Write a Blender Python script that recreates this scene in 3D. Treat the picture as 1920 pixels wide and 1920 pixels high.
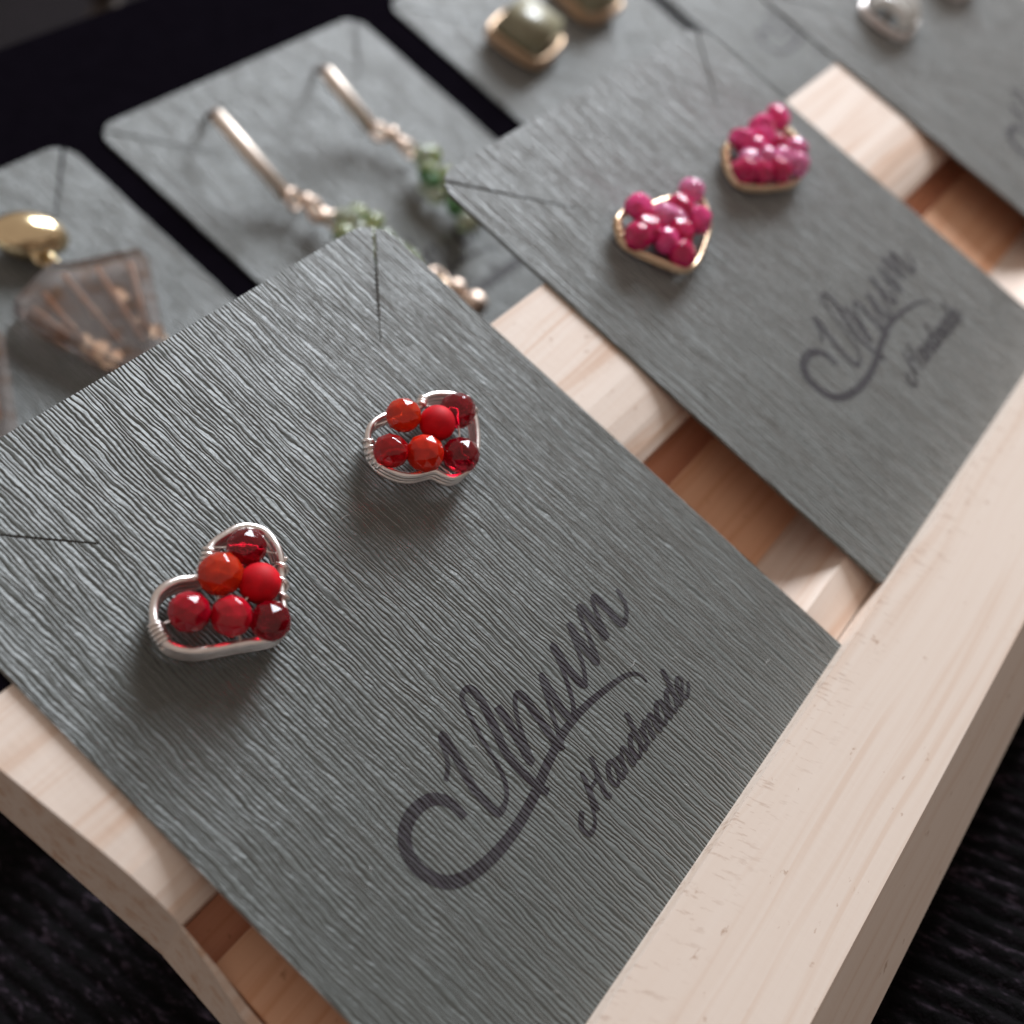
import bpy, bmesh, math, random
from mathutils import Vector, Matrix, Euler
random.seed(7)
for o in list(bpy.data.objects):
    bpy.data.objects.remove(o)
C = bpy.context.scene.collection
SC = bpy.context.scene
MM = 0.001

# ------------------------------------------------------------------ frame of the rack
# millimetres: x along the rack, y up the face of the leaning cards, n off that face.
TILT = math.radians(33.0)                      # the cards lean back this much
LIFT = 0.150
M = Matrix.Translation((0, 0, LIFT)) @ Matrix.Rotation(TILT, 4, 'X')
def mm(x, y, n=0.0):
    return Vector((x * MM, y * MM, n * MM))

# ------------------------------------------------------------------ camera
cam_d = bpy.data.cameras.new("camera")
cam = bpy.data.objects.new("camera", cam_d); C.objects.link(cam); SC.camera = cam
RU = Vector((0.58151, -0.54277, 0.60601)); RV = Vector((-0.73130, -0.67511, 0.09707)); RN = Vector((0.35644, -0.49962, -0.78951))
# rows: camera x right, y down, z forward, expressed in the rack's frame
cx = Vector((RU[0], RV[0], RN[0])); cy = Vector((RU[1], RV[1], RN[1])); cz = Vector((RU[2], RV[2], RN[2]))
R = Matrix((cx, -cy, -cz)).transposed().to_4x4()
cam.matrix_world = M @ Matrix.Translation(mm(-24.707, 22.503, 89.416)) @ R
cam_d.sensor_fit = 'HORIZONTAL'; cam_d.sensor_width = 36.0
cam_d.lens = 36.0 * 2218.4 / 1920.0
cam_d.clip_start = 0.003; cam_d.clip_end = 20.0
cam_d.dof.use_dof = True
cam_d.dof.focus_distance = 0.1040
cam_d.dof.aperture_fstop = 18.5
cam_d.dof.aperture_blades = 0

# ------------------------------------------------------------------ light: one window, dim room
W = bpy.data.worlds.new("World"); SC.world = W; W.use_nodes = True
bgn = W.node_tree.nodes["Background"]
bgn.inputs[0].default_value = (0.34, 0.287, 0.255, 1); bgn.inputs[1].default_value = 1.1
LDIR = Vector((0.79, 0.44, 0.42)).normalized()
la = bpy.data.lights.new("window_light", 'AREA'); la.shape = 'RECTANGLE'; la.size = 0.40; la.size_y = 0.46
la.energy = 13.2; la.color = (0.94, 1.0, 1.07)
lo = bpy.data.objects.new("window_light", la); C.objects.link(lo)
tgt = M @ mm(70, 35, 0)
pos = M @ (mm(70, 35, 0) + LDIR * 0.90)
lo.location = pos
lo.rotation_euler = (tgt - pos).to_track_quat('-Z', 'Y').to_euler()

SC.view_settings.view_transform = 'Standard'; SC.view_settings.look = 'None'
SC.view_settings.exposure = 0.0; SC.view_settings.gamma = 1.0
SC.render.engine = 'CYCLES'
SC.cycles.use_denoising = True
SC.cycles.max_bounces = 10; SC.cycles.transmission_bounces = 8; SC.cycles.diffuse_bounces = 5; SC.cycles.glossy_bounces = 4
SC.cycles.sample_clamp_indirect = 4.0
SC.cycles.caustics_reflective = False; SC.cycles.caustics_refractive = True
SWOOSH = [(17.61, 17.25), (17.64, 18.96), (16.68, 20.25), (14.9, 20.6), (13.27, 20.11), (12.15, 18.92), (11.8, 17.19), (12.21, 15.61), (13.13, 14.55), (14.95, 13.82), (17.59, 13.47), (20.38, 13.59), (23.6, 14.17), (26.7, 15.04), (30.26, 15.73), (33.6, 15.72), (36.76, 15.26), (38.96, 14.73), (39.99, 13.93), (39.99, 12.92)]
U = [(18.79, 20.39), (19.78, 21.0), (20.43, 21.75), (21.56, 23.18), (21.02, 21.18), (20.13, 18.59), (19.86, 16.4), (20.02, 15.48), (21.11, 15.56), (22.23, 16.39), (23.08, 17.93), (23.77, 20.23), (24.87, 23.04), (25.38, 24.15), (26.19, 24.41), (26.66, 23.97), (26.46, 22.71), (25.42, 20.22), (24.49, 18.12), (24.27, 15.93), (24.38, 14.14), (24.59, 13.37)]
LETTER_N = [(27.18, 21.44), (26.96, 20.38), (26.27, 18.33), (25.51, 16.13), (26.7, 17.92), (28.07, 19.94), (29.35, 20.95), (29.68, 20.25), (29.14, 17.94), (28.56, 15.42), (28.93, 15.13)]
LETTER_U = [(28.93, 15.13), (29.86, 16.59), (32.58, 20.58), (31.86, 18.43), (31.36, 16.58), (31.85, 16.06), (33.0, 17.04), (34.71, 19.61), (35.77, 21.53), (35.11, 19.39), (34.86, 17.38), (35.3, 17.12)]
LETTER_M = [(35.3, 17.12), (36.64, 18.56), (38.71, 21.83), (38.16, 19.89), (37.72, 17.58), (39.16, 19.49), (40.24, 21.42), (41.01, 22.06), (40.95, 20.8), (40.49, 18.46), (41.48, 19.98), (42.34, 21.41), (43.02, 21.71), (43.07, 20.79), (42.84, 18.93), (42.94, 18.18), (43.84, 18.28), (44.92, 19.18), (45.51, 20.69)]
H1RIM = [(17.94, 39.03), (18.66, 40.04), (19.56, 41.16), (20.93, 42.56), (22.0, 43.74), (22.59, 44.95), (22.84, 46.32), (22.34, 47.33), (21.38, 47.98), (20.0, 48.19), (18.88, 48.27), (18.0, 47.97), (16.93, 47.21), (15.94, 46.66), (15.13, 47.03), (14.25, 47.53), (13.05, 47.8), (12.02, 47.64), (11.12, 46.96), (10.35, 46.06), (9.92, 45.0), (9.93, 43.85), (10.58, 42.67), (11.51, 41.78), (12.82, 41.03), (14.19, 40.3), (15.6, 39.35), (16.76, 38.82)]
H1BEADS = [(19.92, 45.92), (16.62, 45.51), (18.37, 42.85), (12.37, 44.62), (14.57, 42.22), (16.63, 39.93)]
H2RIM = [(43.88, 46.59), (44.99, 47.0), (46.45, 46.68), (47.73, 45.76), (48.3, 44.59), (47.87, 42.97), (46.61, 41.31), (44.61, 39.72), (43.01, 39.08), (41.59, 38.99), (40.49, 39.4), (39.91, 40.24), (39.41, 41.02), (37.82, 41.8), (36.81, 42.72), (36.12, 43.89), (35.94, 44.93), (36.29, 46.08), (37.2, 47.33), (38.32, 48.05), (39.78, 48.15), (41.32, 47.8), (42.78, 47.13)]
H2BEADS = [(40.83, 46.58), (42.9, 43.99), (45.62, 43.71), (36.96, 44.7), (39.33, 42.49), (42.08, 40.26)]
H3RIM = [(85.45, 50.19), (83.9, 49.29), (82.77, 47.49), (83.36, 45.31), (84.28, 43.15), (85.46, 41.15), (86.91, 40.11), (89.08, 40.11), (92.25, 41.15), (95.54, 42.45), (97.6, 44.09), (98.6, 45.68), (97.68, 47.19), (95.25, 47.89), (93.21, 48.61), (90.34, 49.13), (87.76, 50.2)]
H3BEADS = [(87.77, 49.23), (89.51, 46.57), (96.87, 46.94), (93.5, 43.7), (92.9, 46.18), (86.52, 44.14), (89.4, 43.86), (86.85, 41.76), (85.69, 46.58), (83.58, 46.52), (90.4, 45.34)]
H4RIM = [(110.59, 49.11), (108.45, 47.99), (106.94, 46.05), (106.68, 43.93), (108.43, 42.17), (111.43, 40.68), (114.38, 39.74), (117.13, 39.99), (120.54, 41.49), (122.61, 43.83), (122.97, 46.34), (121.43, 47.97), (118.28, 48.59), (114.36, 49.12)]
H4BEADS = [(121.8, 47.81), (117.18, 47.89), (112.33, 48.17), (115.87, 46.76), (112.69, 46.17), (116.85, 44.66), (118.92, 42.72), (109.77, 45.49), (112.66, 44.39), (115.12, 42.75), (116.36, 41.01), (107.71, 44.88), (109.69, 43.26), (112.54, 41.89)]

# ------------------------------------------------------------------ materials
def new_mat(name):
    m = bpy.data.materials.new(name); m.use_nodes = True
    nt = m.node_tree; b = nt.nodes["Principled BSDF"]
    return m, nt, b
def N(nt, kind, **kw):
    n = nt.nodes.new(kind)
    for k, v in kw.items():
        if isinstance(k, str) and hasattr(n, k): setattr(n, k, v)
    return n
def L(nt, a, b): nt.links.new(a, b)
def math_n(nt, op, a, b=None):
    n = nt.nodes.new('ShaderNodeMath'); n.operation = op
    for i, v in enumerate((a, b)):
        if v is None: continue
        if isinstance(v, (int, float)): n.inputs[i].default_value = v
        else: L(nt, v, n.inputs[i])
    return n.outputs[0]
def coords_mm(nt):
    tc = nt.nodes.new('ShaderNodeTexCoord')
    s = nt.nodes.new('ShaderNodeVectorMath'); s.operation = 'SCALE'; s.inputs[3].default_value = 1000.0
    L(nt, tc.outputs['Object'], s.inputs[0])
    return s.outputs[0]
def xyz(nt, v):
    s = nt.nodes.new('ShaderNodeSeparateXYZ'); L(nt, v, s.inputs[0]); return s.outputs
def comb(nt, x, y, z=0.0):
    c = nt.nodes.new('ShaderNodeCombineXYZ')
    for i, v in enumerate((x, y, z)):
        if isinstance(v, (int, float)): c.inputs[i].default_value = v
        else: L(nt, v, c.inputs[i])
    return c.outputs[0]
def noise(nt, vec, scale=1.0, detail=2.0, rough=0.5, dims='3D'):
    n = nt.nodes.new('ShaderNodeTexNoise'); n.noise_dimensions = dims
    L(nt, vec, n.inputs['Vector']); n.inputs['Scale'].default_value = scale
    n.inputs['Detail'].default_value = detail; n.inputs['Roughness'].default_value = rough
    return n.outputs[0]
def ramp(nt, fac, stops):
    r = nt.nodes.new('ShaderNodeValToRGB'); L(nt, fac, r.inputs[0])
    el = r.color_ramp.elements
    while len(el) < len(stops): el.new(0.5)
    for e, (p, c) in zip(el, stops):
        e.position = p; e.color = (*c, 1) if len(c) == 3 else c
    return r.outputs[0]
def bump(nt, b, height, dist_mm, strength=1.0):
    n = nt.nodes.new('ShaderNodeBump'); n.inputs['Distance'].default_value = dist_mm * MM
    n.inputs['Strength'].default_value = strength
    L(nt, height, n.inputs['Height']); L(nt, n.outputs[0], b.inputs['Normal'])

def ridges(nt):
    """laid embossing of the card stock: wavering ribs that run up the card, splitting and merging"""
    p = coords_mm(nt); x, y, z = xyz(nt, p)
    wob = noise(nt, comb(nt, math_n(nt, 'MULTIPLY', x, 0.42), math_n(nt, 'MULTIPLY', y, 0.13), 3.1), 1.0, 2.0)
    xw = math_n(nt, 'ADD', x, math_n(nt, 'MULTIPLY', math_n(nt, 'SUBTRACT', wob, 0.5), 0.9))
    kink = noise(nt, comb(nt, math_n(nt, 'MULTIPLY', x, 1.1), math_n(nt, 'MULTIPLY', y, 0.75), 5.0), 1.0, 2.0, 0.6)
    xw = math_n(nt, 'ADD', xw, math_n(nt, 'MULTIPLY', math_n(nt, 'SUBTRACT', kink, 0.5), 0.30))
    f1 = noise(nt, comb(nt, math_n(nt, 'MULTIPLY', xw, 1.75), math_n(nt, 'MULTIPLY', y, 0.12), 0.0), 1.0, 1.0, 0.45)
    f2 = noise(nt, comb(nt, math_n(nt, 'MULTIPLY', xw, 4.2), math_n(nt, 'MULTIPLY', y, 0.70), 7.0), 1.0, 2.0, 0.55)
    ph = math_n(nt, 'ADD', math_n(nt, 'MULTIPLY', xw, 15.5), math_n(nt, 'MULTIPLY', f1, 9.0))
    s = math_n(nt, 'MULTIPLY', math_n(nt, 'SINE', ph), 0.5)
    s = math_n(nt, 'ADD', s, 0.5)
    s = math_n(nt, 'POWER', s, 0.42)
    h = math_n(nt, 'ADD', math_n(nt, 'MULTIPLY', s, 0.85), math_n(nt, 'MULTIPLY', f2, 0.55))
    g = noise(nt, comb(nt, math_n(nt, 'MULTIPLY', x, 8.0), math_n(nt, 'MULTIPLY', y, 4.0), 0.0), 1.0, 3.0, 0.65)
    am = noise(nt, comb(nt, math_n(nt, 'MULTIPLY', x, 0.22), math_n(nt, 'MULTIPLY', y, 0.10), 11.0), 1.0, 3.0, 0.6)
    h = math_n(nt, 'MULTIPLY', h, math_n(nt, 'ADD', math_n(nt, 'MULTIPLY', am, 1.0), 0.45))
    return math_n(nt, 'ADD', h, math_n(nt, 'MULTIPLY', g, 0.20)), p

def card_material(name, c0, c1, rough, show=None, sheen=1.0, spec=0.6):
    m, nt, b = new_mat(name)
    h, p = ridges(nt)
    t = noise(nt, p, 0.35, 3.0)
    c = ramp(nt, t, [(0.3, c0), (0.7, c1)])
    if show:
        # thin ink on the crests, plus light caught on groove edges painted in
        mx = nt.nodes.new('ShaderNodeMix'); mx.data_type = 'RGBA'
        L(nt, ramp(nt, h, [(0.0, (0, 0, 0)), (0.80, (0.02, 0.02, 0.02)), (1.0, (0.55, 0.55, 0.55))]), mx.inputs[0])
        L(nt, c, mx.inputs[6]); mx.inputs[7].default_value = (*show, 1); c = mx.outputs[2]
    L(nt, c, b.inputs['Base Color'])
    b.inputs['Roughness'].default_value = rough
    b.inputs['Specular IOR Level'].default_value = spec
    b.inputs['Sheen Weight'].default_value = sheen; b.inputs['Sheen Roughness'].default_value = 0.38
    bump(nt, b, h, 0.15)
    return m
MAT_CARD = card_material("card_stock", (0.082, 0.092, 0.085), (0.095, 0.104, 0.096), 0.44)
MAT_INK = card_material("printed_ink", (0.014, 0.007, 0.012), (0.019, 0.010, 0.017), 0.65, (0.060, 0.060, 0.060), 0.06, 0.38)

def wood_material(name, tint=(1, 1, 1), soft=0.0, nicks=False):
    m, nt, b = new_mat(name)
    p = coords_mm(nt); x, y, z = xyz(nt, p)
    wav = noise(nt, comb(nt, math_n(nt, 'MULTIPLY', x, 0.02), math_n(nt, 'MULTIPLY', y, 0.12), math_n(nt, 'MULTIPLY', z, 0.12)), 1.0, 2.0)
    yy = math_n(nt, 'ADD', y, math_n(nt, 'MULTIPLY', wav, 5.0))
    g = noise(nt, comb(nt, math_n(nt, 'MULTIPLY', x, 0.010), math_n(nt, 'MULTIPLY', yy, 0.42), math_n(nt, 'MULTIPLY', z, 0.42)), 1.0, 3.0, 0.6)
    fine = noise(nt, comb(nt, math_n(nt, 'MULTIPLY', x, 0.10), math_n(nt, 'MULTIPLY', y, 3.2), math_n(nt, 'MULTIPLY', z, 3.2)), 1.0, 3.0, 0.6)
    mix = math_n(nt, 'ADD', math_n(nt, 'MULTIPLY', g, 0.95 if nicks else 0.86), math_n(nt, 'MULTIPLY', fine, 0.05 if nicks else 0.14))
    cols = [(0.34, (0.66, 0.46, 0.34)), (0.45, (0.78, 0.64, 0.54)), (0.56, (0.82, 0.70, 0.61)), (0.66, (0.70, 0.51, 0.39))]
    mid = (0.79, 0.68, 0.59)
    cols = [(q, tuple(a * (1 - soft) + m_ * soft for a, m_ in zip(c, mid))) for q, c in cols]
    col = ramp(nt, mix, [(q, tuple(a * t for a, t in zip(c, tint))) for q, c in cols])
    # small dark pores and planing nicks
    v = noise(nt, comb(nt, math_n(nt, 'MULTIPLY', x, 0.55), math_n(nt, 'MULTIPLY', y, 0.85), z), 1.0, 4.0, 0.65)
    speck = ramp(nt, v, [(0.0, (1, 1, 1)), (0.655, (1, 1, 1)), (0.73, (0.62, 0.50, 0.42))])
    mx = nt.nodes.new('ShaderNodeMix'); mx.data_type = 'RGBA'; mx.blend_type = 'MULTIPLY'; mx.inputs[0].default_value = 0.8
    L(nt, col, mx.inputs[6]); L(nt, speck, mx.inputs[7]); fin = mx.outputs[2]
    if nicks:
        # torn fibres left by the saw along the inner arris
        nk = noise(nt, comb(nt, math_n(nt, 'ADD', math_n(nt, 'MULTIPLY', x, 2.1), math_n(nt, 'MULTIPLY', y, 0.9)), math_n(nt, 'MULTIPLY', y, 0.55), z), 1.0, 3.0, 0.6)
        edge = nt.nodes.new('ShaderNodeMapRange'); edge.inputs[1].default_value = -4.8; edge.inputs[2].default_value = 0.2
        L(nt, y, edge.inputs[0])
        patch = noise(nt, comb(nt, math_n(nt, 'MULTIPLY', x, 0.11), 2.0), 1.0, 1.0)
        s_ = ramp(nt, math_n(nt, 'ADD', nk, math_n(nt, 'MULTIPLY', math_n(nt, 'SUBTRACT', patch, 0.5), 0.35)), [(0.0, (0, 0, 0)), (0.57, (0, 0, 0)), (0.68, (1, 1, 1))])
        m2 = nt.nodes.new('ShaderNodeMix'); m2.data_type = 'RGBA'; m2.blend_type = 'MULTIPLY'
        L(nt, math_n(nt, 'MULTIPLY', math_n(nt, 'MULTIPLY', s_, edge.outputs[0]), 0.55), m2.inputs[0])
        L(nt, fin, m2.inputs[6]); m2.inputs[7].default_value = (0.62, 0.52, 0.46, 1); fin = m2.outputs[2]
    L(nt, fin, b.inputs['Base Color'])
    b.inputs['Roughness'].default_value = 0.6
    b.inputs['Specular IOR Level'].default_value = 0.3
    saw = noise(nt, comb(nt, math_n(nt, 'MULTIPLY', x, 1.6), math_n(nt, 'MULTIPLY', y, 0.45), math_n(nt, 'MULTIPLY', z, 0.45)), 1.0, 3.0)
    hh = math_n(nt, 'ADD', math_n(nt, 'MULTIPLY', fine, 0.6), math_n(nt, 'MULTIPLY', saw, 0.8))
    bump(nt, b, hh, 0.02 if nicks else 0.05, 0.5)
    return m
MAT_WOOD = wood_material("pale_pine")
MAT_LEDGE = wood_material("sawn_pine", soft=0.55, nicks=True)

def metal(name, col, rough):
    m, nt, b = new_mat(name)
    p = coords_mm(nt)
    t = noise(nt, p, 1.2, 3.0)
    b.inputs['Metallic'].default_value = 1.0
    L(nt, ramp(nt, t, [(0.3, tuple(c * 0.88 for c in col)), (0.7, col)]), b.inputs['Base Color'])
    b.inputs['Roughness'].default_value = rough
    bump(nt, b, noise(nt, p, 3.0, 2.0), 0.03, 0.5)
    return m
MAT_SILVER = metal("rosy_silver_wire", (0.96, 0.88, 0.84), 0.28)
MAT_GOLD = metal("pale_gold_wire", (0.93, 0.68, 0.46), 0.28)
MAT_DARKWIRE = metal("hole_shade_wire", (0.22, 0.15, 0.12), 0.5)  # darkened to carry the shadow at the card hole in its colour
MAT_BAR = metal("satin_pale_gold", (0.97, 0.86, 0.76), 0.58)
MAT_DULLGOLD = metal("satin_rose_gold", (0.88, 0.70, 0.58), 0.50)
MAT_COPPER = metal("copper_metal", (0.62, 0.44, 0.30), 0.45)
MAT_BRASS = metal("gold_plate", (0.92, 0.74, 0.46), 0.20)
MAT_BRIGHT = metal("bright_silver", (0.93, 0.92, 0.90), 0.22)

def glassy(name, col, trans, rough, dark=None, ior=1.5, sss=0.0):
    m, nt, b = new_mat(name)
    p = coords_mm(nt)
    dark = dark or tuple(c * 0.75 for c in col)
    t = noise(nt, p, 0.9, 2.0)
    L(nt, ramp(nt, t, [(0.35, dark), (0.65, col)]), b.inputs['Base Color'])
    b.inputs['Transmission Weight'].default_value = trans
    b.inputs['Roughness'].default_value = rough
    b.inputs['IOR'].default_value = ior
    if trans == 0.0: b.inputs['Specular IOR Level'].default_value = 0.2
    if sss:
        b.inputs['Subsurface Weight'].default_value = sss
        b.inputs['Subsurface Radius'].default_value = (1.0, 0.15, 0.1)
        b.inputs['Subsurface Scale'].default_value = 0.0012
    return m
BEADS = {
    'garnet': glassy("garnet_glass", (0.55, 0.004, 0.022), 0.80, 0.05, sss=0.5),
    'deep': glassy("deep_red_glass", (0.80, 0.008, 0.016), 0.72, 0.06, sss=0.4),
    'orange': glassy("orange_red_glass", (1.0, 0.060, 0.012), 0.55, 0.05, sss=0.7),
    'scarlet': glassy("scarlet_bead", (0.82, 0.026, 0.006), 0.25, 0.12, sss=0.4),
    'matte': glassy("matte_red_bead", (0.68, 0.004, 0.014), 0.0, 0.62, sss=0.3),
    'berry': glassy("berry_red_bead", (0.60, 0.004, 0.024), 0.40, 0.09, sss=0.3),
    'rose': glassy("rosy_red_bead", (0.78, 0.012, 0.034), 0.40, 0.07, sss=0.3),
    'pink': glassy("ruby_pink_bead", (0.92, 0.065, 0.29), 0.12, 0.16, sss=0.4),
    'magenta': glassy("pale_pink_bead", (0.95, 0.27, 0.54), 0.18, 0.13, sss=0.4),
    'ruby': glassy("dark_ruby_bead", (0.72, 0.020, 0.14), 0.20, 0.15, sss=0.3),
    'green': glassy("green_crystal", (0.66, 0.78, 0.40), 0.60, 0.08, sss=0.4),
    'paleg': glassy("pale_green_crystal", (0.84, 0.92, 0.74), 0.65, 0.06),
    'darkg': glassy("dark_green_crystal", (0.16, 0.40, 0.16), 0.5, 0.10),
}

def cloth_material():
    m, nt, b = new_mat("ribbed_black_cloth")
    p = coords_mm(nt); x, y, z = xyz(nt, p)
    f = noise(nt, comb(nt, math_n(nt, 'MULTIPLY', x, 1.3), math_n(nt, 'MULTIPLY', y, 0.42), z), 1.0, 3.0, 0.65)
    L(nt, ramp(nt, f, [(0.42, (0.0006, 0.0004, 0.0006)), (0.56, (0.0045, 0.0028, 0.0044)), (0.74, (0.060, 0.042, 0.058))]), b.inputs['Base Color'])  # pale peaks of the noise paint in highlights on the ribs
    b.inputs['Roughness'].default_value = 0.9
    b.inputs['Specular IOR Level'].default_value = 0.12
    bump(nt, b, noise(nt, p, 1.6, 3.0, 0.7), 0.5, 0.9)
    return m
MAT_CLOTH = cloth_material()

def plain(name, col, rough, spec=0.4, bscale=0.8, bd=0.1):
    m, nt, b = new_mat(name)
    p = coords_mm(nt)
    L(nt, ramp(nt, noise(nt, p, 0.3, 3.0), [(0.3, tuple(c * 0.8 for c in col)), (0.7, col)]), b.inputs['Base Color'])
    b.inputs['Roughness'].default_value = rough; b.inputs['Specular IOR Level'].default_value = spec
    bump(nt, b, noise(nt, p, bscale, 3.0), bd, 0.6)
    return m
MAT_PANEL = plain("matt_black_board", (0.0046, 0.0036, 0.0058), 0.95, 0.0)
MAT_POUCH = plain("dark_brown_leather", (0.050, 0.036, 0.028), 0.65, 0.3, 0.2, 1.0)
MAT_STONE = plain("dark_olive_stone", (0.29, 0.265, 0.165), 0.33, 0.7, 0.15, 0.3)
MAT_WHITE = plain("milky_white_crystal", (0.80, 0.80, 0.77), 0.12, 0.5)

def resin_material():
    m, nt, b = new_mat("brown_clear_resin")
    p = coords_mm(nt)
    f = noise(nt, p, 0.28, 3.0, 0.6)
    L(nt, ramp(nt, f, [(0.46, (0.80, 0.74, 0.72)), (0.57, (0.70, 0.56, 0.50)), (0.66, (0.55, 0.30, 0.18))]), b.inputs['Base Color'])
    b.inputs['Transmission Weight'].default_value = 0.92
    b.inputs['Roughness'].default_value = 0.10
    return m
MAT_RESIN = resin_material()
MAT_FLAKE = plain("copper_strip_inlay", (0.58, 0.37, 0.26), 0.4, 0.5)

MAT_KRAFT = plain("kraft_card_back", (0.44, 0.22, 0.13), 0.85, 0.2, 2.0, 0.03)
MAT_FLOOR = wood_material("shade_brown_pine", (0.98, 0.68, 0.50))  # pale pine tinted brown, the gap's shade and warm bounce put into its colour
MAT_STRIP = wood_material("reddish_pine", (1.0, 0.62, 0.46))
# ------------------------------------------------------------------ mesh helpers (millimetres in, metres stored)
def mesh_obj(name, bm, mat, parent=None, smooth=False):
    me = bpy.data.meshes.new(name)
    bmesh.ops.recalc_face_normals(bm, faces=bm.faces)
    bm.to_mesh(me); bm.free()
    if smooth:
        for p in me.polygons: p.use_smooth = True
    if mat: me.materials.append(mat)
    o = bpy.data.objects.new(name, me); C.objects.link(o)
    if parent: o.parent = parent
    return o
def place(o, x=0, y=0, n=0, rz=0.0):
    o.matrix_world = M @ Matrix.Translation(mm(x, y, n)) @ Matrix.Rotation(rz, 4, 'Z')
def tag(o, label=None, cat=None, group=None, kind=None):
    if label: o['label'] = label
    if cat: o['category'] = cat
    if group: o['group'] = group
    if kind: o['kind'] = kind
    return o
def empty(name, label, cat, group=None):
    o = bpy.data.objects.new(name, None); C.objects.link(o); o.empty_display_size = 0.005
    return tag(o, label, cat, group)

def catmull(pts, closed=False, sub=5):
    pts = [Vector(p) for p in pts]; n = len(pts); out = []
    rng = n if closed else n - 1
    for i in range(rng):
        g = (lambda k: pts[k % n]) if closed else (lambda k: pts[max(0, min(n - 1, k))])
        p0, p1, p2, p3 = g(i - 1), g(i), g(i + 1), g(i + 2)
        for s in range(sub):
            t = s / sub
            out.append(0.5 * ((2 * p1) + (p2 - p0) * t + (2 * p0 - 5 * p1 + 4 * p2 - p3) * t * t + (3 * p1 - p0 - 3 * p2 + p3) * t ** 3))
    if not closed: out.append(pts[-1])
    return out
def tube(bm, pts, r, closed=False, seg=8, radii=None):
    pts = [Vector(p) for p in pts]; n = len(pts); rings = []
    up = Vector((0, 0, 1)); prev = None
    for i, p in enumerate(pts):
        a = pts[(i - 1) % n] if closed or i > 0 else p
        b = pts[(i + 1) % n] if closed or i < n - 1 else p
        t = (b - a); t = t.normalized() if t.length > 1e-9 else Vector((1, 0, 0))
        if prev is None:
            ref = up if abs(t.dot(up)) < 0.9 else Vector((1, 0, 0))
            u = t.cross(ref).normalized()
        else:
            u = prev - t * prev.dot(t); u = u.normalized() if u.length > 1e-6 else t.orthogonal().normalized()
        prev = u; w = t.cross(u)
        rr = radii[i] if radii else r
        rings.append([bm.verts.new((p + (u * math.cos(q) + w * math.sin(q)) * rr) * MM) for q in [2 * math.pi * k / seg for k in range(seg)]])
    m = n if closed else n - 1
    for i in range(m):
        A, B = rings[i], rings[(i + 1) % n]
        for k in range(seg):
            bm.faces.new((A[k], A[(k + 1) % seg], B[(k + 1) % seg], B[k]))
    if not closed:
        bm.faces.new(rings[0][::-1]); bm.faces.new(rings[-1])
def prism(bm, poly, z0, z1):
    a = [bm.verts.new(Vector((x, y, z0)) * MM) for x, y in poly]
    b = [bm.verts.new(Vector((x, y, z1)) * MM) for x, y in poly]
    k = len(poly)
    bm.faces.new(a[::-1]); bm.faces.new(b)
    for i in range(k): bm.faces.new((a[i], a[(i + 1) % k], b[(i + 1) % k], b[i]))
def bevel(bm, w, seg=2, angle=0.5):
    es = [e for e in bm.edges if len(e.link_faces) == 2 and e.calc_face_angle(0) > angle]
    bmesh.ops.bevel(bm, geom=es, offset=w * MM, segments=seg, affect='EDGES', profile=0.5)
def extrude_profile(bm, prof, x0f, x1, cuts=1):
    """(y, n) profile swept along the rack; x0f(y) is its left end"""
    rows = []
    for c in range(cuts + 1):
        t = c / cuts
        rows.append([bm.verts.new(Vector((x0f(y) * (1 - t) + x1 * t, y, n)) * MM) for y, n in prof])
    k = len(prof)
    for A, B in zip(rows, rows[1:]):
        for i in range(k): bm.faces.new((A[i], A[(i + 1) % k], B[(i + 1) % k], B[i]))
    bm.faces.new(rows[0][::-1]); bm.faces.new(rows[-1])
def lathe(bm, prof, seg=20):
    rings = [[bm.verts.new(Vector((r * math.cos(a), r * math.sin(a), z)) * MM) for a in [2 * math.pi * k / seg for k in range(seg)]] for r, z in prof]
    for A, B in zip(rings, rings[1:]):
        for k in range(seg): bm.faces.new((A[k], A[(k + 1) % seg], B[(k + 1) % seg], B[k]))
    bm.faces.new(rings[0][::-1]); bm.faces.new(rings[-1])

# ------------------------------------------------------------------ tablecloth
def make_cloth():
    me = bpy.data.meshes.new("tablecloth")
    xs = [-900, -300, -150, -60]
    x = -40.0
    while x < 300: xs.append(x); x += 0.33
    xs += [330, 500, 1200]
    ys = [-420, -160, -110, -80, -60, -45, -30, -20, -10, 0, 15, 40, 80, 140, 300, 900]
    verts = []
    rnd = random.Random(3)
    ph = [rnd.uniform(-0.5, 0.5) for _ in ys]
    for j, y in enumerate(ys):
        for x in xs:
            h = 0.0
            if -40 < x < 300 and -420 < y < 300:
                w = 0.25 * math.sin(y * 0.21 + x * 0.05) + 0.2 * ph[j]
                h = 0.75 * abs(math.cos((x + w) * math.pi / 2.5)) ** 0.8 + 0.12 * math.sin(x * 0.9 + y * 0.13)
            verts.append((x * MM, y * MM, h * MM))
    nx = len(xs)
    faces = [(j * nx + i, j * nx + i + 1, (j + 1) * nx + i + 1, (j + 1) * nx + i) for j in range(len(ys) - 1) for i in range(nx - 1)]
    me.from_pydata(verts, [], faces); me.materials.append(MAT_CLOTH)
    for p in me.polygons: p.use_smooth = True
    o = bpy.data.objects.new("tablecloth", me); C.objects.link(o)
    # horizontal, passing just under the foot of the rack's front rail
    foot = M @ mm(0, -21.6, -16.0)
    o.location = (0, foot.y, foot.z - 0.0010)
    tag(o, "black ribbed cloth spread under the wooden rack", "tablecloth", kind="structure")
    return o
cloth = make_cloth()

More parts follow.
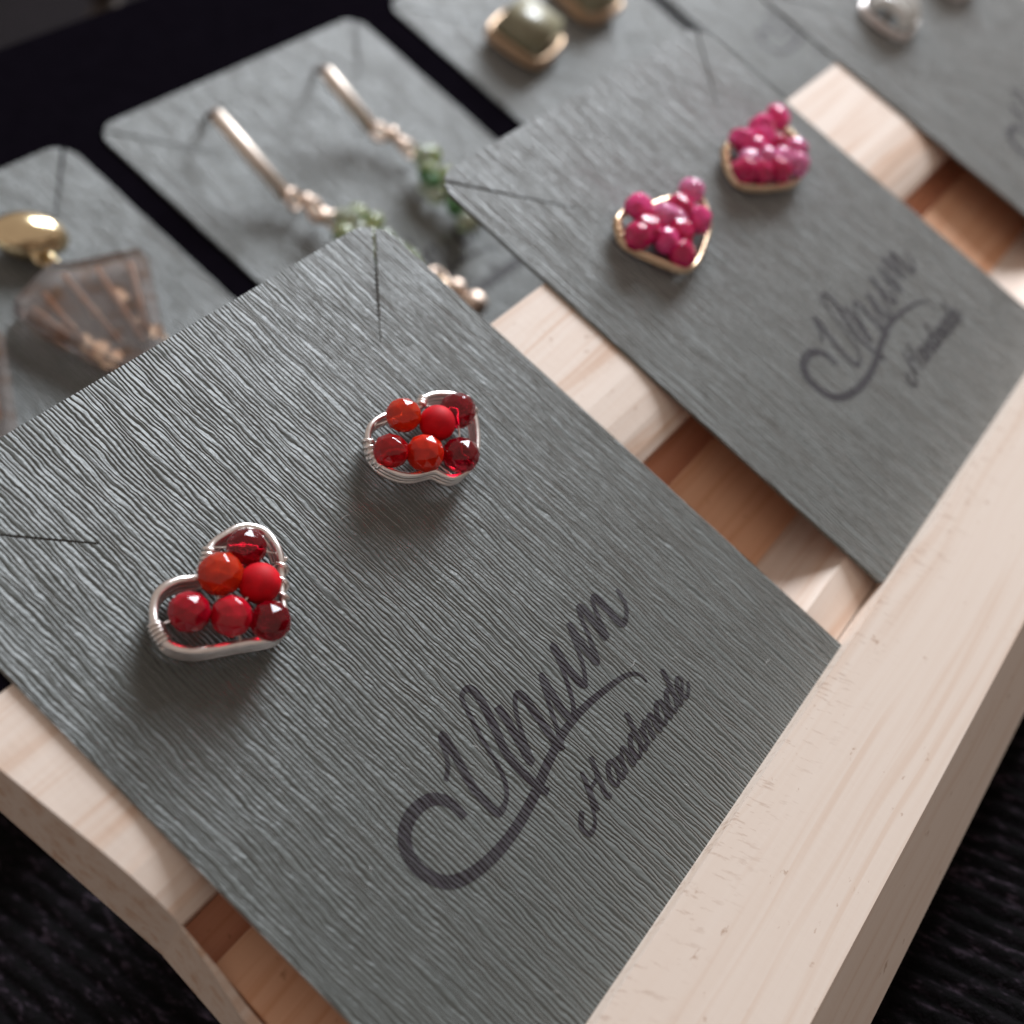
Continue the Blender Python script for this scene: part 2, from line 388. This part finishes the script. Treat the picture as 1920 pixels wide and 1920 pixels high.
# ------------------------------------------------------------------ wooden rack
X1 = 222.0
rack = empty("wooden_rack", "pale pine display rack with a front ledge carrying three cards", "display rack")
place(rack)
def rail(name, prof, x0f, bev=0.25, cuts=1, mat=MAT_WOOD):
    bm = bmesh.new(); extrude_profile(bm, prof, x0f, X1, cuts); bevel(bm, bev, 2, 0.3)
    return mesh_obj(name, bm, mat, rack)
end = lambda y: -2.7 - (y - 28.0) * 0.105
rail("back_rail", [(49.8, -0.44), (36.0, -0.47), (33.2, -0.75), (31.0, -1.3), (29.2, -2.1), (28.2, -2.8), (28.2, -13.6), (49.8, -9.2)], end, 0.08)
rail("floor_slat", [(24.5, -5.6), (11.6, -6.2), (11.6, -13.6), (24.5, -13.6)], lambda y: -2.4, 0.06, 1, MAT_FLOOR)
rail("stop_strip", [(11.55, -6.2), (10.4, -5.85), (8.4, -4.6), (6.8, -2.8), (5.25, -0.95), (0.75, -2.3), (0.75, -15.8), (11.55, -15.8)], lambda y: -2.4, 0.05)
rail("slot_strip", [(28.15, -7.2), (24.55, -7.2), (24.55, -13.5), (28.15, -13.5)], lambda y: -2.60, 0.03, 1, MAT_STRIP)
rail("front_rail", [(0.62, 2.5), (-13.5, 2.5), (-21.6, -5.6), (-21.6, -16.0), (0.62, -16.0)], lambda y: -4.0, 0.08, 1, MAT_LEDGE)
rail("base_board", [(49.0, -13.9), (11.8, -13.9), (11.8, -17.0), (49.0, -17.0)], lambda y: 3.0)
bm = bmesh.new()
for sgn, pts in ((0, [(28.19, -2.95), (24.0, -4.3), (20.5, -6.1), (11.8, -8.9), (11.8, -15.0), (28.19, -13.6)]),):
    a = [bm.verts.new(Vector((-2.75 - 0.75 * max(0, (28 - y)) / 8.0 if y > 19 else -3.5, y, n)) * MM) for y, n in pts]
    b = [bm.verts.new(Vector((-2.62, y, n)) * MM) for y, n in pts]
    bm.faces.new(a[::-1]); bm.faces.new(b)
    for i in range(len(pts)): bm.faces.new((a[i], a[(i + 1) % len(pts)], b[(i + 1) % len(pts)], b[i]))
mesh_obj("end_plate", bm, MAT_WOOD, rack)
for xx in (26.0, 190.0):
    bm = bmesh.new(); extrude_profile(bm, [(47.0, -17.05), (41.0, -17.05), (41.0, -55.6), (47.0, -59.3)], lambda y: xx, xx + 8.0); bevel(bm, 0.3)
    mesh_obj("leg", bm, MAT_WOOD, rack)

# ------------------------------------------------------------------ black board behind
bm = bmesh.new(); prism(bm, [(2, 58), (330, 58), (330, 146.0), (2, 146.0)], -49.6, -46.9); bevel(bm, 0.3)
panel = mesh_obj("display_panel", bm, MAT_PANEL); place(panel)
for xx in (70.0, 280.0):
    bm = bmesh.new(); extrude_profile(bm, [(66.0, -49.65), (60.0, -49.65), (60.0, -68.4), (66.0, -72.3)], lambda y: xx, xx + 8.0)
    mesh_obj("support_foot", bm, MAT_PANEL, panel)
tag(panel, "matt black board behind the pine rack, carrying the blurred cards", "display board")

# ------------------------------------------------------------------ cards
CW, CH, CT = 60.0, 66.5, 0.42
def card_outline(r=3.6):
    pts = [(0.3, 0), (CW - 0.3, 0), (CW, 0.3)]
    dl = math.asin(0.24 / r)
    def corner(cxx, cyy, a0, tip):
        q = []
        mid = a0 + math.pi / 4
        for k in range(5): q.append(a0 + (mid - dl - a0) * k / 4)
        arc1 = [(cxx + r * math.cos(t), cyy + r * math.sin(t)) for t in q]
        q2 = [mid + dl + (a0 + math.pi / 2 - mid - dl) * k / 4 for k in range(5)]
        arc2 = [(cxx + r * math.cos(t), cyy + r * math.sin(t)) for t in q2]
        d = Vector((math.cos(mid), math.sin(mid))); s = Vector((-d.y, d.x))
        T = Vector(tip)
        return arc1 + [tuple(T - s * 0.09), tuple(T + s * 0.09)] + arc2
    pts += corner(CW - r, CH - r, 0.0, (CW - 12.0, CH - 12.0))
    pts += corner(r, CH - r, math.pi / 2, (12.4, CH - 12.4))
    pts += [(0, 0.3)]
    return pts
def ribbon(bm, pts, wid, z=0.03, sub=6):
    n0 = len(pts)
    cp = catmull([(x, y, 0) for x, y in pts], False, sub)
    for i, p in enumerate(cp):
        a = cp[max(0, i - 1)]; b = cp[min(len(cp) - 1, i + 1)]
        t = (b - a); t = t.normalized() if t.length > 1e-9 else Vector((1, 0, 0))
        s = Vector((-t.y, t.x, 0))
        f = i / (len(cp) - 1) * (n0 - 1)
        k = min(n0 - 2, int(f)); w = wid[k] + (wid[k + 1] - wid[k]) * (f - k)
        # a thin overlap step so that crossing strokes never share a plane
        zz = z + 0.014 * i / len(cp)
        yield p + s * w / 2 + Vector((0, 0, zz)), p - s * w / 2 + Vector((0, 0, zz))
def pen(pts, lo, hi):
    """broad-nib feel: thick on the way down, thin on the way up"""
    w = []
    for i in range(len(pts)):
        a = pts[max(0, i - 1)]; b = pts[min(len(pts) - 1, i + 1)]
        dx, dy = b[0] - a[0], b[1] - a[1]; l = math.hypot(dx, dy) or 1
        w.append(hi if dy / l < -0.3 else lo + (hi - lo) * max(0, 0.4 - dy / l) * 0.5)
    return w
def hand_strokes():
    xh, asc, sh = 1.75, 3.35, 0.42
    G = {
        'H': ([[(-1.2, 1.0), (-1.9, 0.2), (-1.5, -0.7), (-0.5, -0.4), (0.1, 1.2), (0.5, 3.1), (0.35, 1.6), (0.2, 0.0)], [(2.0, 3.3), (1.75, 1.6), (1.65, 0.1), (2.1, 0.0)], [(0.1, 1.5), (0.9, 1.65), (1.9, 1.75)]], 2.7),
        'a': ([[(1.15, 1.55), (0.6, 1.75), (0.1, 1.1), (0.1, 0.4), (0.45, 0.0), (0.95, 0.5), (1.15, 1.6), (1.1, 0.4), (1.3, 0.0), (1.65, 0.3)]], 1.65),
        'n': ([[(0.05, 1.6), (0.2, 0.9), (0.15, 0.0), (0.35, 1.0), (0.85, 1.7), (1.15, 1.3), (1.05, 0.3), (1.25, 0.0), (1.6, 0.3)]], 1.65),
        'd': ([[(1.1, 1.55), (0.6, 1.75), (0.1, 1.1), (0.1, 0.4), (0.45, 0.0), (0.95, 0.5), (1.25, 1.9), (1.35, 3.35), (1.2, 1.6), (1.15, 0.4), (1.35, 0.0), (1.7, 0.3)]], 1.75),
        'm': ([[(0.05, 1.6), (0.2, 0.9), (0.15, 0.0), (0.35, 1.0), (0.75, 1.7), (1.0, 1.2), (0.95, 0.0), (1.15, 1.0), (1.55, 1.7), (1.85, 1.3), (1.75, 0.3), (1.95, 0.0), (2.3, 0.3)]], 2.35),
        'e': ([[(0.0, 0.5), (0.7, 0.9), (0.95, 1.4), (0.6, 1.75), (0.15, 1.2), (0.15, 0.4), (0.55, 0.0), (1.1, 0.25), (1.5, 0.8)]], 1.5),
    }
    x = 26.4; out = []
    for ch in "Handmade":
        st, adv = G[ch]
        for s in st: out.append([(x + 1.1 * p[0] + sh * p[1], 9.25 + p[1]) for p in s])
        x += adv * 1.1
    return out
SW_W = [0.75, 0.95, 1.1, 1.15, 1.15, 1.15, 1.1, 1.1, 1.1, 1.05, 1.0, 0.95, 0.9, 0.85, 0.75, 0.65, 0.55, 0.45, 0.35, 0.22]
def make_logo():
    bm = bmesh.new(); lvl = 0
    jobs = [(SWOOSH, SW_W)] + [(s, pen(s, 0.42, 0.80)) for s in (U, LETTER_N, LETTER_U, LETTER_M)] + [(s, pen(s, 0.30, 0.50)) for s in hand_strokes()]
    for pts, w in jobs:
        z = 0.020 + 0.003 * lvl; lvl += 1
        rows = [(bm.verts.new(a * MM), bm.verts.new(b * MM)) for a, b in ribbon(bm, pts, w, z)]
        for (a, b), (c, d) in zip(rows, rows[1:]):
            bm.faces.new((a, b, d, c))
    bm.normal_update()
    for f in bm.faces:
        if f.normal.z < 0: f.normal_flip()
    me = bpy.data.meshes.new("printed_logo"); bm.normal_update()
    bm.to_mesh(me); bm.free(); me.materials.append(MAT_INK)
    return me
LOGO = make_logo()
def card_mesh():
    bm = bmesh.new(); prism(bm, card_outline(), -CT, 0.0)
    me = bpy.data.meshes.new("earring_card"); bmesh.ops.recalc_face_normals(bm, faces=bm.faces)
    bmesh.ops.triangulate(bm, faces=[f for f in bm.faces if len(f.verts) > 4])
    bm.normal_update()
    for f in bm.faces: f.material_index = 1 if f.normal.z < -0.5 else 0
    bm.to_mesh(me); bm.free(); me.materials.append(MAT_CARD); me.materials.append(MAT_KRAFT); return me
CARD = card_mesh()
def card(x, y, n, rot, label, lx=0.0, ly=0.0):
    o = bpy.data.objects.new("earring_card", CARD); C.objects.link(o)
    place(o, x, y, n, rot)
    tag(o, label, "card", "grey earring cards set out in two rows")
    l = bpy.data.objects.new("printed_logo", LOGO); C.objects.link(l); l.parent = o; l.location = mm(lx, ly, 0)
    return o
card(0.0, 0.75, 0, math.radians(-0.35), "grey ribbed card on the front ledge holding the red bead hearts")
card(70.6, 0.75, 0, math.radians(-0.35), "grey ribbed card on the front ledge holding the pink bead hearts", 5.4, 1.8)
card(150.6, 0.75, 0, math.radians(1.4), "grey card on the front ledge holding the silver barred studs", 2.2, 2.0)
BN = -46.4
card(13.6, 59.5, BN, 0.0, "blurred grey card on the black board holding the brown resin pendants")
card(79.1, 59.5, BN, 0.0, "blurred grey card on the black board holding the green crystal dangles")
card(147.8, 59.5, BN, 0.0, "blurred grey card on the black board holding the square stone studs")
card(212.0, 59.5, BN, 0.0, "bare blurred grey card on the black board behind the gap between front cards")

# ------------------------------------------------------------------ beads
def bead_mesh(kind, r, smooth, rough=False):
    bm = bmesh.new()
    if smooth: bmesh.ops.create_uvsphere(bm, u_segments=24, v_segments=14, radius=r * MM)
    else:
        bmesh.ops.create_icosphere(bm, subdivisions=2, radius=r * MM)
        if rough:
            rr = random.Random(int(r * 1000))
            for v in bm.verts: v.co *= rr.uniform(0.86, 1.08)
        bmesh.ops.bevel(bm, geom=list(bm.edges), offset=0.035 * r * MM, segments=1, affect='EDGES')
    me = bpy.data.meshes.new("bead"); bm.to_mesh(me); bm.free()
    if smooth:
        for p in me.polygons: p.use_smooth = True
    me.materials.append(BEADS[kind]); return me
_bm = {}
def bead(parent, kind, x, y, z, r, smooth=False, squash=0.9, name="bead"):
    key = (kind, round(r, 2), smooth, kind in ('pink', 'magenta', 'ruby'))
    if key not in _bm: _bm[key] = bead_mesh(*key)
    o = bpy.data.objects.new(name, _bm[key]); C.objects.link(o); o.parent = parent
    o.location = mm(x, y, z); o.rotation_euler = (random.uniform(-.5, .5), random.uniform(-.5, .5), random.uniform(0, 6.28))
    o.scale = (1, 1, squash) if not smooth else (1, 1, 0.95)
    return o

def coil(bm, path, i0, turns, span, rr, wr):
    """a wire wound round the frame between path indices i0 and i0+span"""
    n = len(path); pts = []
    steps = turns * 10
    for s in range(steps + 1):
        f = i0 + span * s / steps; k = int(math.floor(f)); t = f - k
        p = path[k % n].lerp(path[(k + 1) % n], t)
        d = (path[(k + 1) % n] - path[k % n]).normalized()
        u = d.cross(Vector((0, 0, 1))).normalized(); w = Vector((0, 0, 1))
        a = 2 * math.pi * s / 10
        pts.append(p + (u * math.cos(a) + w * math.sin(a)) * rr)
    tube(bm, pts, wr, False, 6)

def heart(label, group, rim, zr, beads, zb, wire, r, coils, binding, parts_r=0.40, loops=2):
    cx_ = sum(p[0] for p in rim) / len(rim); cy_ = sum(p[1] for p in rim) / len(rim)
    e = empty("heart_earring", label, "earring", group); place(e, cx_, cy_, 0.0)
    path = catmull([(x - cx_, y - cy_, zr + 0.10 * math.sin(i * 1.7)) for i, (x, y) in enumerate(rim)], True, 4)
    bm = bmesh.new(); tube(bm, path, parts_r, True, 10)
    mesh_obj("wire_frame", bm, wire, e, True)
    # the frame is the same wire bent round three times, one loop under the other
    for k in range(1, loops + 1):
        low = [Vector((p.x * (1 - 0.012 * k), p.y * (1 - 0.012 * k), p.z - 1.75 * parts_r * k)) for p in path]
        bm = bmesh.new(); tube(bm, low, parts_r * 0.95, True, 8)
        mesh_obj("lower_frame", bm, wire, e, True)
    for i0, turns, span in coils:
        bm = bmesh.new(); coil(bm, path, i0, turns, span, parts_r + 0.17, 0.17)
        mesh_obj("wire_wrap", bm, wire, e, True)
    for ids in binding:
        pts = []
        for q in ids:
            if isinstance(q, int): pts.append((beads[q][0] - cx_, beads[q][1] - cy_, zb))
            else: pts.append((q[0] - cx_, q[1] - cy_, zr))
        bm = bmesh.new(); tube(bm, pts, 0.11, False, 6)
        mesh_obj("binding_wire", bm, wire, e, True)
    for x, y, kind, smooth in beads:
        bead(e, kind, x - cx_, y - cy_, zb + random.uniform(-.15, .15), r * random.choice((0.94, 1.0, 1.05) if r > 1.75 else (0.84, 0.92, 1.0, 1.06)), smooth)
    bm = bmesh.new(); tube(bm, [(0, 0, -2.0), (0, 0, zr - 0.4)], 0.4, False, 10)
    mesh_obj("post", bm, wire, e, True)
    return e
def with_kind(pts, kinds):
    return [(x, y, k.rstrip('*'), k.endswith('*')) for (x, y), k in zip(pts, kinds)]
G1 = "red bead heart studs in silver wire"
heart("upright heart of six red beads in silver wire, on the sharp front card", G1, H1RIM, 2.2,
      with_kind(H1BEADS, ['garnet', 'orange', 'matte*', 'berry', 'rose', 'garnet']), 3.6, MAT_SILVER, 1.84,
      [(19 * 4 + 1, 5, 6), (7, 3, 9), (11 * 4, 4, 6)],
      [[(10.4, 45.6), 3, 4, (17.3, 40.6)], [(16.0, 47.0), 1, 2, (21.0, 42.5)], [(18.2, 48.2), 0, (22.2, 44.0)], [(14.2, 40.3), 4, 2, (21.6, 43.6)]])
heart("squashed heart of six red beads holding a plain orange one, in silver wire", G1, H2RIM, 2.2,
      with_kind(H2BEADS, ['orange', 'matte*', 'garnet', 'deep', 'scarlet', 'garnet']), 3.6, MAT_SILVER, 1.84,
      [(15 * 4 + 2, 6, 10), (4 * 4, 3, 5), (1, 3, 3)],
      [[(36.0, 45.2), 3, 4, (40.6, 39.4)], [(38.3, 48.0), 0, 1, (47.0, 42.0)], [(44.2, 46.8), 2, 5, (43.0, 39.1)]], 0.33, 2)
G2 = "pink bead heart studs in gold wire"
heart("heart of pink beads with a bright tip bead, gold wire, nearer on its card", G2, H3RIM, 1.6,
      with_kind(H3BEADS, ['pink', 'magenta', 'magenta', 'pink', 'ruby', 'pink', 'ruby', 'ruby', 'ruby', 'ruby', 'magenta']), 2.7, MAT_GOLD, 1.82,  # third bead takes the paler pink to paint in a bright highlight
      [(2, 4, 6), (11 * 4, 4, 7)], [[(84.9, 49.9), 0, 1, 3, (96.9, 44.1)], [(83.0, 46.4), 8, 5, 7, (88.5, 40.2)], [(94.6, 47.6), 2, 4, 6]], 0.33, 1)
heart("heart of pale and deep pink beads with a peaked top, beside the wood gap", G2, H4RIM, 1.6,
      with_kind(H4BEADS, ['pink', 'pink', 'pink', 'pink', 'pink*', 'ruby', 'magenta', 'magenta', 'magenta', 'magenta', 'magenta', 'ruby', 'ruby', 'ruby']), 2.7, MAT_GOLD, 1.82,
      [(0, 4, 6)], [[(109.5, 48.6), 2, 3, 5, (119.6, 41.3)], [(106.4, 44.0), 11, 12, 13]], 0.33, 1)

# ------------------------------------------------------------------ resin pendants on the first card of the black board
def pendant(ox, label):
    e = empty("pendant_earring", label, "earring", "brown resin pendant earrings"); place(e, 56 + ox, 108, BN)
    bm = bmesh.new()
    prof = [(0.2, 0.4), (3.0, 0.5), (4.4, 1.3), (4.9, 2.4), (4.3, 3.6), (2.8, 4.7), (0.2, 5.2)]
    lathe(bm, prof, 28)
    for v in bm.verts: v.co.x *= 1.08; v.co.y *= 0.74
    d = mesh_obj("gold_dome", bm, MAT_BRASS, e, True); d.location = mm(0.0, 5.0, 0.2); d.rotation_euler = (0.15, 0.1, -0.55)
    bm = bmesh.new(); tube(bm, [(1.1 * math.cos(a), 1.1 * math.sin(a), 0) for a in [k * math.pi / 8 for k in range(16)]], 0.42, True, 8)
    l = mesh_obj("jump_ring", bm, MAT_BRASS, e, True); l.location = mm(-0.9, 1.0, 2.2); l.rotation_euler = (0.6, 0.2, 0)
    bm = bmesh.new(); tube(bm, [(0.9 * math.cos(a), 0.9 * math.sin(a), 0) for a in [k * math.pi / 8 for k in range(16)]], 0.38, True, 8)
    l = mesh_obj("jump_ring", bm, MAT_BRASS, e, True); l.location = mm(0.3, 0.0, 2.0); l.rotation_euler = (0.2, 1.0, 0)
    poly = [(-9.7, -4.0), (-1.6, -1.6), (0.8, -3.0), (9.9, -5.8), (9.6, -8.0), (2.0, -19.6), (-0.6, -22.0), (-5.0, -21.6), (-9.0, -9.0)]
    bm = bmesh.new(); prism(bm, poly, 0.9, 4.2); bevel(bm, 0.6, 3, 0.6)
    mesh_obj("resin_fan", bm, MAT_RESIN, e, False)
    for a, b in (((3.2, -5.0), (-0.2, -18.0)), ((-1.2, -3.4), (-2.8, -16.5)), ((-5.4, -4.6), (-6.6, -13.5)), ((7.6, -6.6), (1.2, -17.2)), ((-8.2, -5.8), (-7.4, -12.0))):
        bm = bmesh.new(); tube(bm, [(a[0], a[1], 2.6), (b[0], b[1], 2.6)], 0.5, False, 8)
        mesh_obj("copper_strip", bm, MAT_FLAKE, e, True)
    rf = random.Random(int(ox) + 40)
    for k in range(9):
        fx, fy = rf.uniform(-6.5, 3.0), rf.uniform(-19.0, -9.5)
        if fx > 9.6 + (fy + 8.0) * 0.62: continue
        bm = bmesh.new(); q = rf.uniform(0, 6.28); s_ = rf.uniform(0.7, 1.5)
        prism(bm, [(fx + s_ * (0.6 + 0.5 * rf.random()) * math.cos(q + t), fy + s_ * math.sin(q + t)) for t in (0, 1.1, 2.0, 3.3, 4.4, 5.3)], 1.9, 2.05)
        mesh_obj("copper_flake", bm, MAT_COPPER, e)
    return e
pendant(0.0, "brown striped resin fan pendant hanging whole under its gold dome")
pendant(-24.0, "brown resin pendant cut off by the photo's left edge")

# ------------------------------------------------------------------ green crystal dangles on the second card of the black board
def dangle(pts_hook, chain, label):
    ox, oy = pts_hook[0]
    e = empty("dangle_earring", label, "earring", "gold bar dangles with green crystals"); place(e, ox, oy, BN)
    (hx, hy), (tx, ty, tz), (bx, by, bz) = pts_hook
    bm = bmesh.new(); tube(bm, [(0, 0, -1), (0, 0, 0.6), ((tx - ox) * 0.9, (ty - oy) * 0.9, tz * 0.97), (tx - ox, ty - oy, tz)], 0.42, False, 8)
    mesh_obj("ear_wire", bm, MAT_DARKWIRE, e, True)
    bm = bmesh.new()
    a = Vector((tx - ox, ty - oy, tz)); b = Vector((bx - ox, by - oy, bz))
    tube(bm, [a, a.lerp(b, 0.5), b], 0.95, False, 12, [1.2, 1.25, 1.2])
    mesh_obj("gold_bar", bm, MAT_BAR, e, True)
    for x, y, z, kind, r in chain:
        if kind == 'gold':
            bm = bmesh.new(); bmesh.ops.create_icosphere(bm, subdivisions=2, radius=r * MM)
            o = mesh_obj("gold_bead", bm, MAT_DULLGOLD, e, True); o.location = mm(x - ox, y - oy, z)
        elif kind == 'ring':
            bm = bmesh.new(); tube(bm, [(r * math.cos(q), r * math.sin(q), 0) for q in [k * math.pi / 8 for k in range(16)]], 0.4, True, 8)
            o = mesh_obj("gold_ring", bm, MAT_DULLGOLD, e, True); o.location = mm(x - ox, y - oy, z); o.rotation_euler = (random.uniform(.2, .9), random.uniform(-.5, .5), 0)
        else:
            bead(e, kind, x - ox, y - oy, z, r, False, 0.9, "crystal")
    pts = [(x - ox, y - oy, z) for x, y, z, k, r in chain]
    bm = bmesh.new(); tube(bm, [tuple(b)] + pts, 0.22, False, 6)
    mesh_obj("chain_wire", bm, MAT_GOLD, e, True)
    return e
def green_tail(x0, y0, x1, y1, rnd, drop=True):
    ch = []
    for k in range(26):
        t = k / 25
        x = x0 + (x1 - x0) * t + rnd.uniform(-2.8, 2.8); y = y0 + (y1 - y0) * t + rnd.uniform(-.6, .6)
        ch.append((x, y, rnd.uniform(1.6, 5.0), rnd.choice(['green', 'green', 'paleg', 'paleg', 'green', 'paleg', 'darkg', 'green']), rnd.uniform(1.3, 1.95)))
    return ch
rn = random.Random(12)
ca = [(93.4, 98.0, 2.6, 'ring', 1.5), (94.4, 96.4, 3.4, 'gold', 1.2), (94.8, 94.6, 2.6, 'ring', 1.7), (94.4, 92.8, 3.2, 'gold', 1.3), (95.6, 93.6, 2.4, 'gold', 1.1), (96.0, 91.4, 2.6, 'ring', 1.4)]
ca += green_tail(96.5, 90.5, 99.2, 77.0, rn) + [(101.0, 73.6, 3.6, 'ring', 1.7), (101.2, 70.4, 4.2, 'gold', 1.6), (101.4, 66.6, 4.2, 'gold', 2.1)]
dangle([(96.0, 119.4), (89.6, 112.8, 9.4), (93.0, 99.0, 2.6)], ca, "green crystal dangle on a pinkish gold bar, ending behind the front card's corner")
cb = [(117.6, 101.2, 2.6, 'ring', 1.5), (118.4, 99.4, 3.4, 'gold', 1.3), (119.0, 97.6, 2.8, 'gold', 1.1), (119.4, 96.0, 2.4, 'ring', 1.3)]
cb += green_tail(119.2, 93.2, 116.0, 78.0, rn)
dangle([(121.0, 118.7), (112.6, 111.4, 9.4), (117.2, 102.6, 2.6)], cb, "green crystal dangle on a pale shining gold bar, the farther of the two")

# ------------------------------------------------------------------ square stone studs on the third card of the black board
def stone_stud(x, y, rot, label):
    e = empty("stone_earring", label, "earring", "square stone studs in copper frames"); place(e, x, y, BN, rot)
    bm = bmesh.new()
    a, h = 5.6, 7.6
    prism(bm, [(-a, -a), (a, -a), (a, a), (-a, a)], 1.2, h)
    for v in bm.verts:
        if v.co.z > 4 * MM: v.co.x *= 0.78; v.co.y *= 0.78
    bevel(bm, 1.2, 3, 0.4)
    mesh_obj("stone", bm, MAT_STONE, e, True)
    for zf in (1.7, 3.0):
        bm = bmesh.new()
        b = a + 0.25
        tube(bm, catmull([(-b, -b * .5, zf), (-b * .7, -b, zf), (b * .7, -b, zf), (b, -b * .7, zf), (b, b * .7, zf), (b * .7, b, zf), (-b * .7, b, zf), (-b, b * .7, zf)], True, 3), 0.6, True, 8)
        mesh_obj("copper_frame", bm, MAT_COPPER, e, True)
    bm = bmesh.new(); tube(bm, [(0, 0, -1.5), (0, 0, 1.3)], 0.5, False, 8); mesh_obj("post", bm, MAT_COPPER, e, True)
    return e
stone_stud(164.6, 104.6, math.radians(8), "dark square stone stud in a copper frame, whole at the top of the photo")
stone_stud(188.6, 106.6, math.radians(-6), "dark square stone stud cut off by the photo's top edge")

# ------------------------------------------------------------------ barred studs on the third front card
def barred_stud(x, y, rot, label):
    e = empty("barred_earring", label, "earring", "silver barred studs in metal rims"); place(e, x, y, 0, rot)
    for zf, rr in ((0.7, 0.36), (1.5, 0.30)):
        bm = bmesh.new()
        tube(bm, [(5.0 * math.copysign(abs(math.cos(t)) ** 0.6, math.cos(t)), 4.6 * math.copysign(abs(math.sin(t)) ** 0.6, math.sin(t)), zf) for t in [k * math.pi / 14 for k in range(28)]], rr, True, 8)
        mesh_obj("metal_rim", bm, MAT_SILVER, e, True)
    for k, px_ in enumerate((-3.3, -1.1, 1.1, 3.3)):
        ln = 3.9 if k in (1, 2) else 2.9
        bm = bmesh.new(); tube(bm, catmull([(px_, -ln, 1.9), (px_, -ln * .5, 3.6), (px_, ln * .5, 3.6), (px_, ln, 1.9)], False, 4), 1.02, False, 12)
        mesh_obj("silver_bar", bm, MAT_WHITE, e, True)
    bm = bmesh.new(); tube(bm, [(0, 0, -1.5), (0, 0, 2.8)], 0.45, False, 8); mesh_obj("post", bm, MAT_COPPER, e, True)
    return e
barred_stud(169.0, 50.6, 0.15, "silver barred stud in a thin metal rim, near the photo's top right")
barred_stud(193.5, 49.5, -0.1, "silver barred stud cut off at the photo's top edge, throwing a shadow")

# ------------------------------------------------------------------ far off on the cloth
def pouch(x, y, s, label):
    bm = bmesh.new()
    lathe(bm, [(3.0, 0.0), (8.5, 0.6), (11.0, 4.0), (11.4, 9.0), (9.6, 15.0), (5.6, 19.5), (3.6, 21.5), (4.6, 24.0), (6.2, 26.5), (5.0, 26.4), (2.5, 22.0)], 28)
    for v in bm.verts:
        a = math.atan2(v.co.y, v.co.x); k = 1 + 0.06 * math.sin(a * 7) * min(1, v.co.z / (14 * MM)) + 0.03 * math.sin(a * 3 + 1)
        v.co.x *= k * s; v.co.y *= k * s; v.co.z *= s
    o = mesh_obj("leather_pouch", bm, MAT_POUCH, None, True)
    o.location = (x * MM, cloth.location.y + y * MM, cloth.location.z + 0.0010)
    tag(o, label, "pouch", "dim brown pouches beyond the black board")
foot_y = 0
pouch(222.0, 332.0, 1.0, "dim brown lump at the photo's very top left corner")
pouch(258.0, 330.0, 1.0, "dim brown lump just right of the one in the top left corner")
# a few stray fibres caught on the embossing of the near card
bm = bmesh.new(); rl = random.Random(5)
for k in range(12):
    fx, fy, a = rl.uniform(6, 56), rl.uniform(4, 60), rl.uniform(0, 6.28)
    ln = rl.uniform(0.35, 1.1); bend = rl.uniform(-0.5, 0.5)
    pts = [(fx + ln * t * math.cos(a + bend * t), fy + ln * t * math.sin(a + bend * t), 0.06 + 0.10 * math.sin(t * 3.0)) for t in (0, 0.25, 0.5, 0.75, 1.0)]
    tube(bm, pts, 0.016, False, 5)
lint = mesh_obj("lint", bm, MAT_WHITE, None, True); place(lint)
tag(lint, "tiny pale stray fibres lying on the near grey card", "lint", kind="stuff")
bpy.context.view_layer.update()
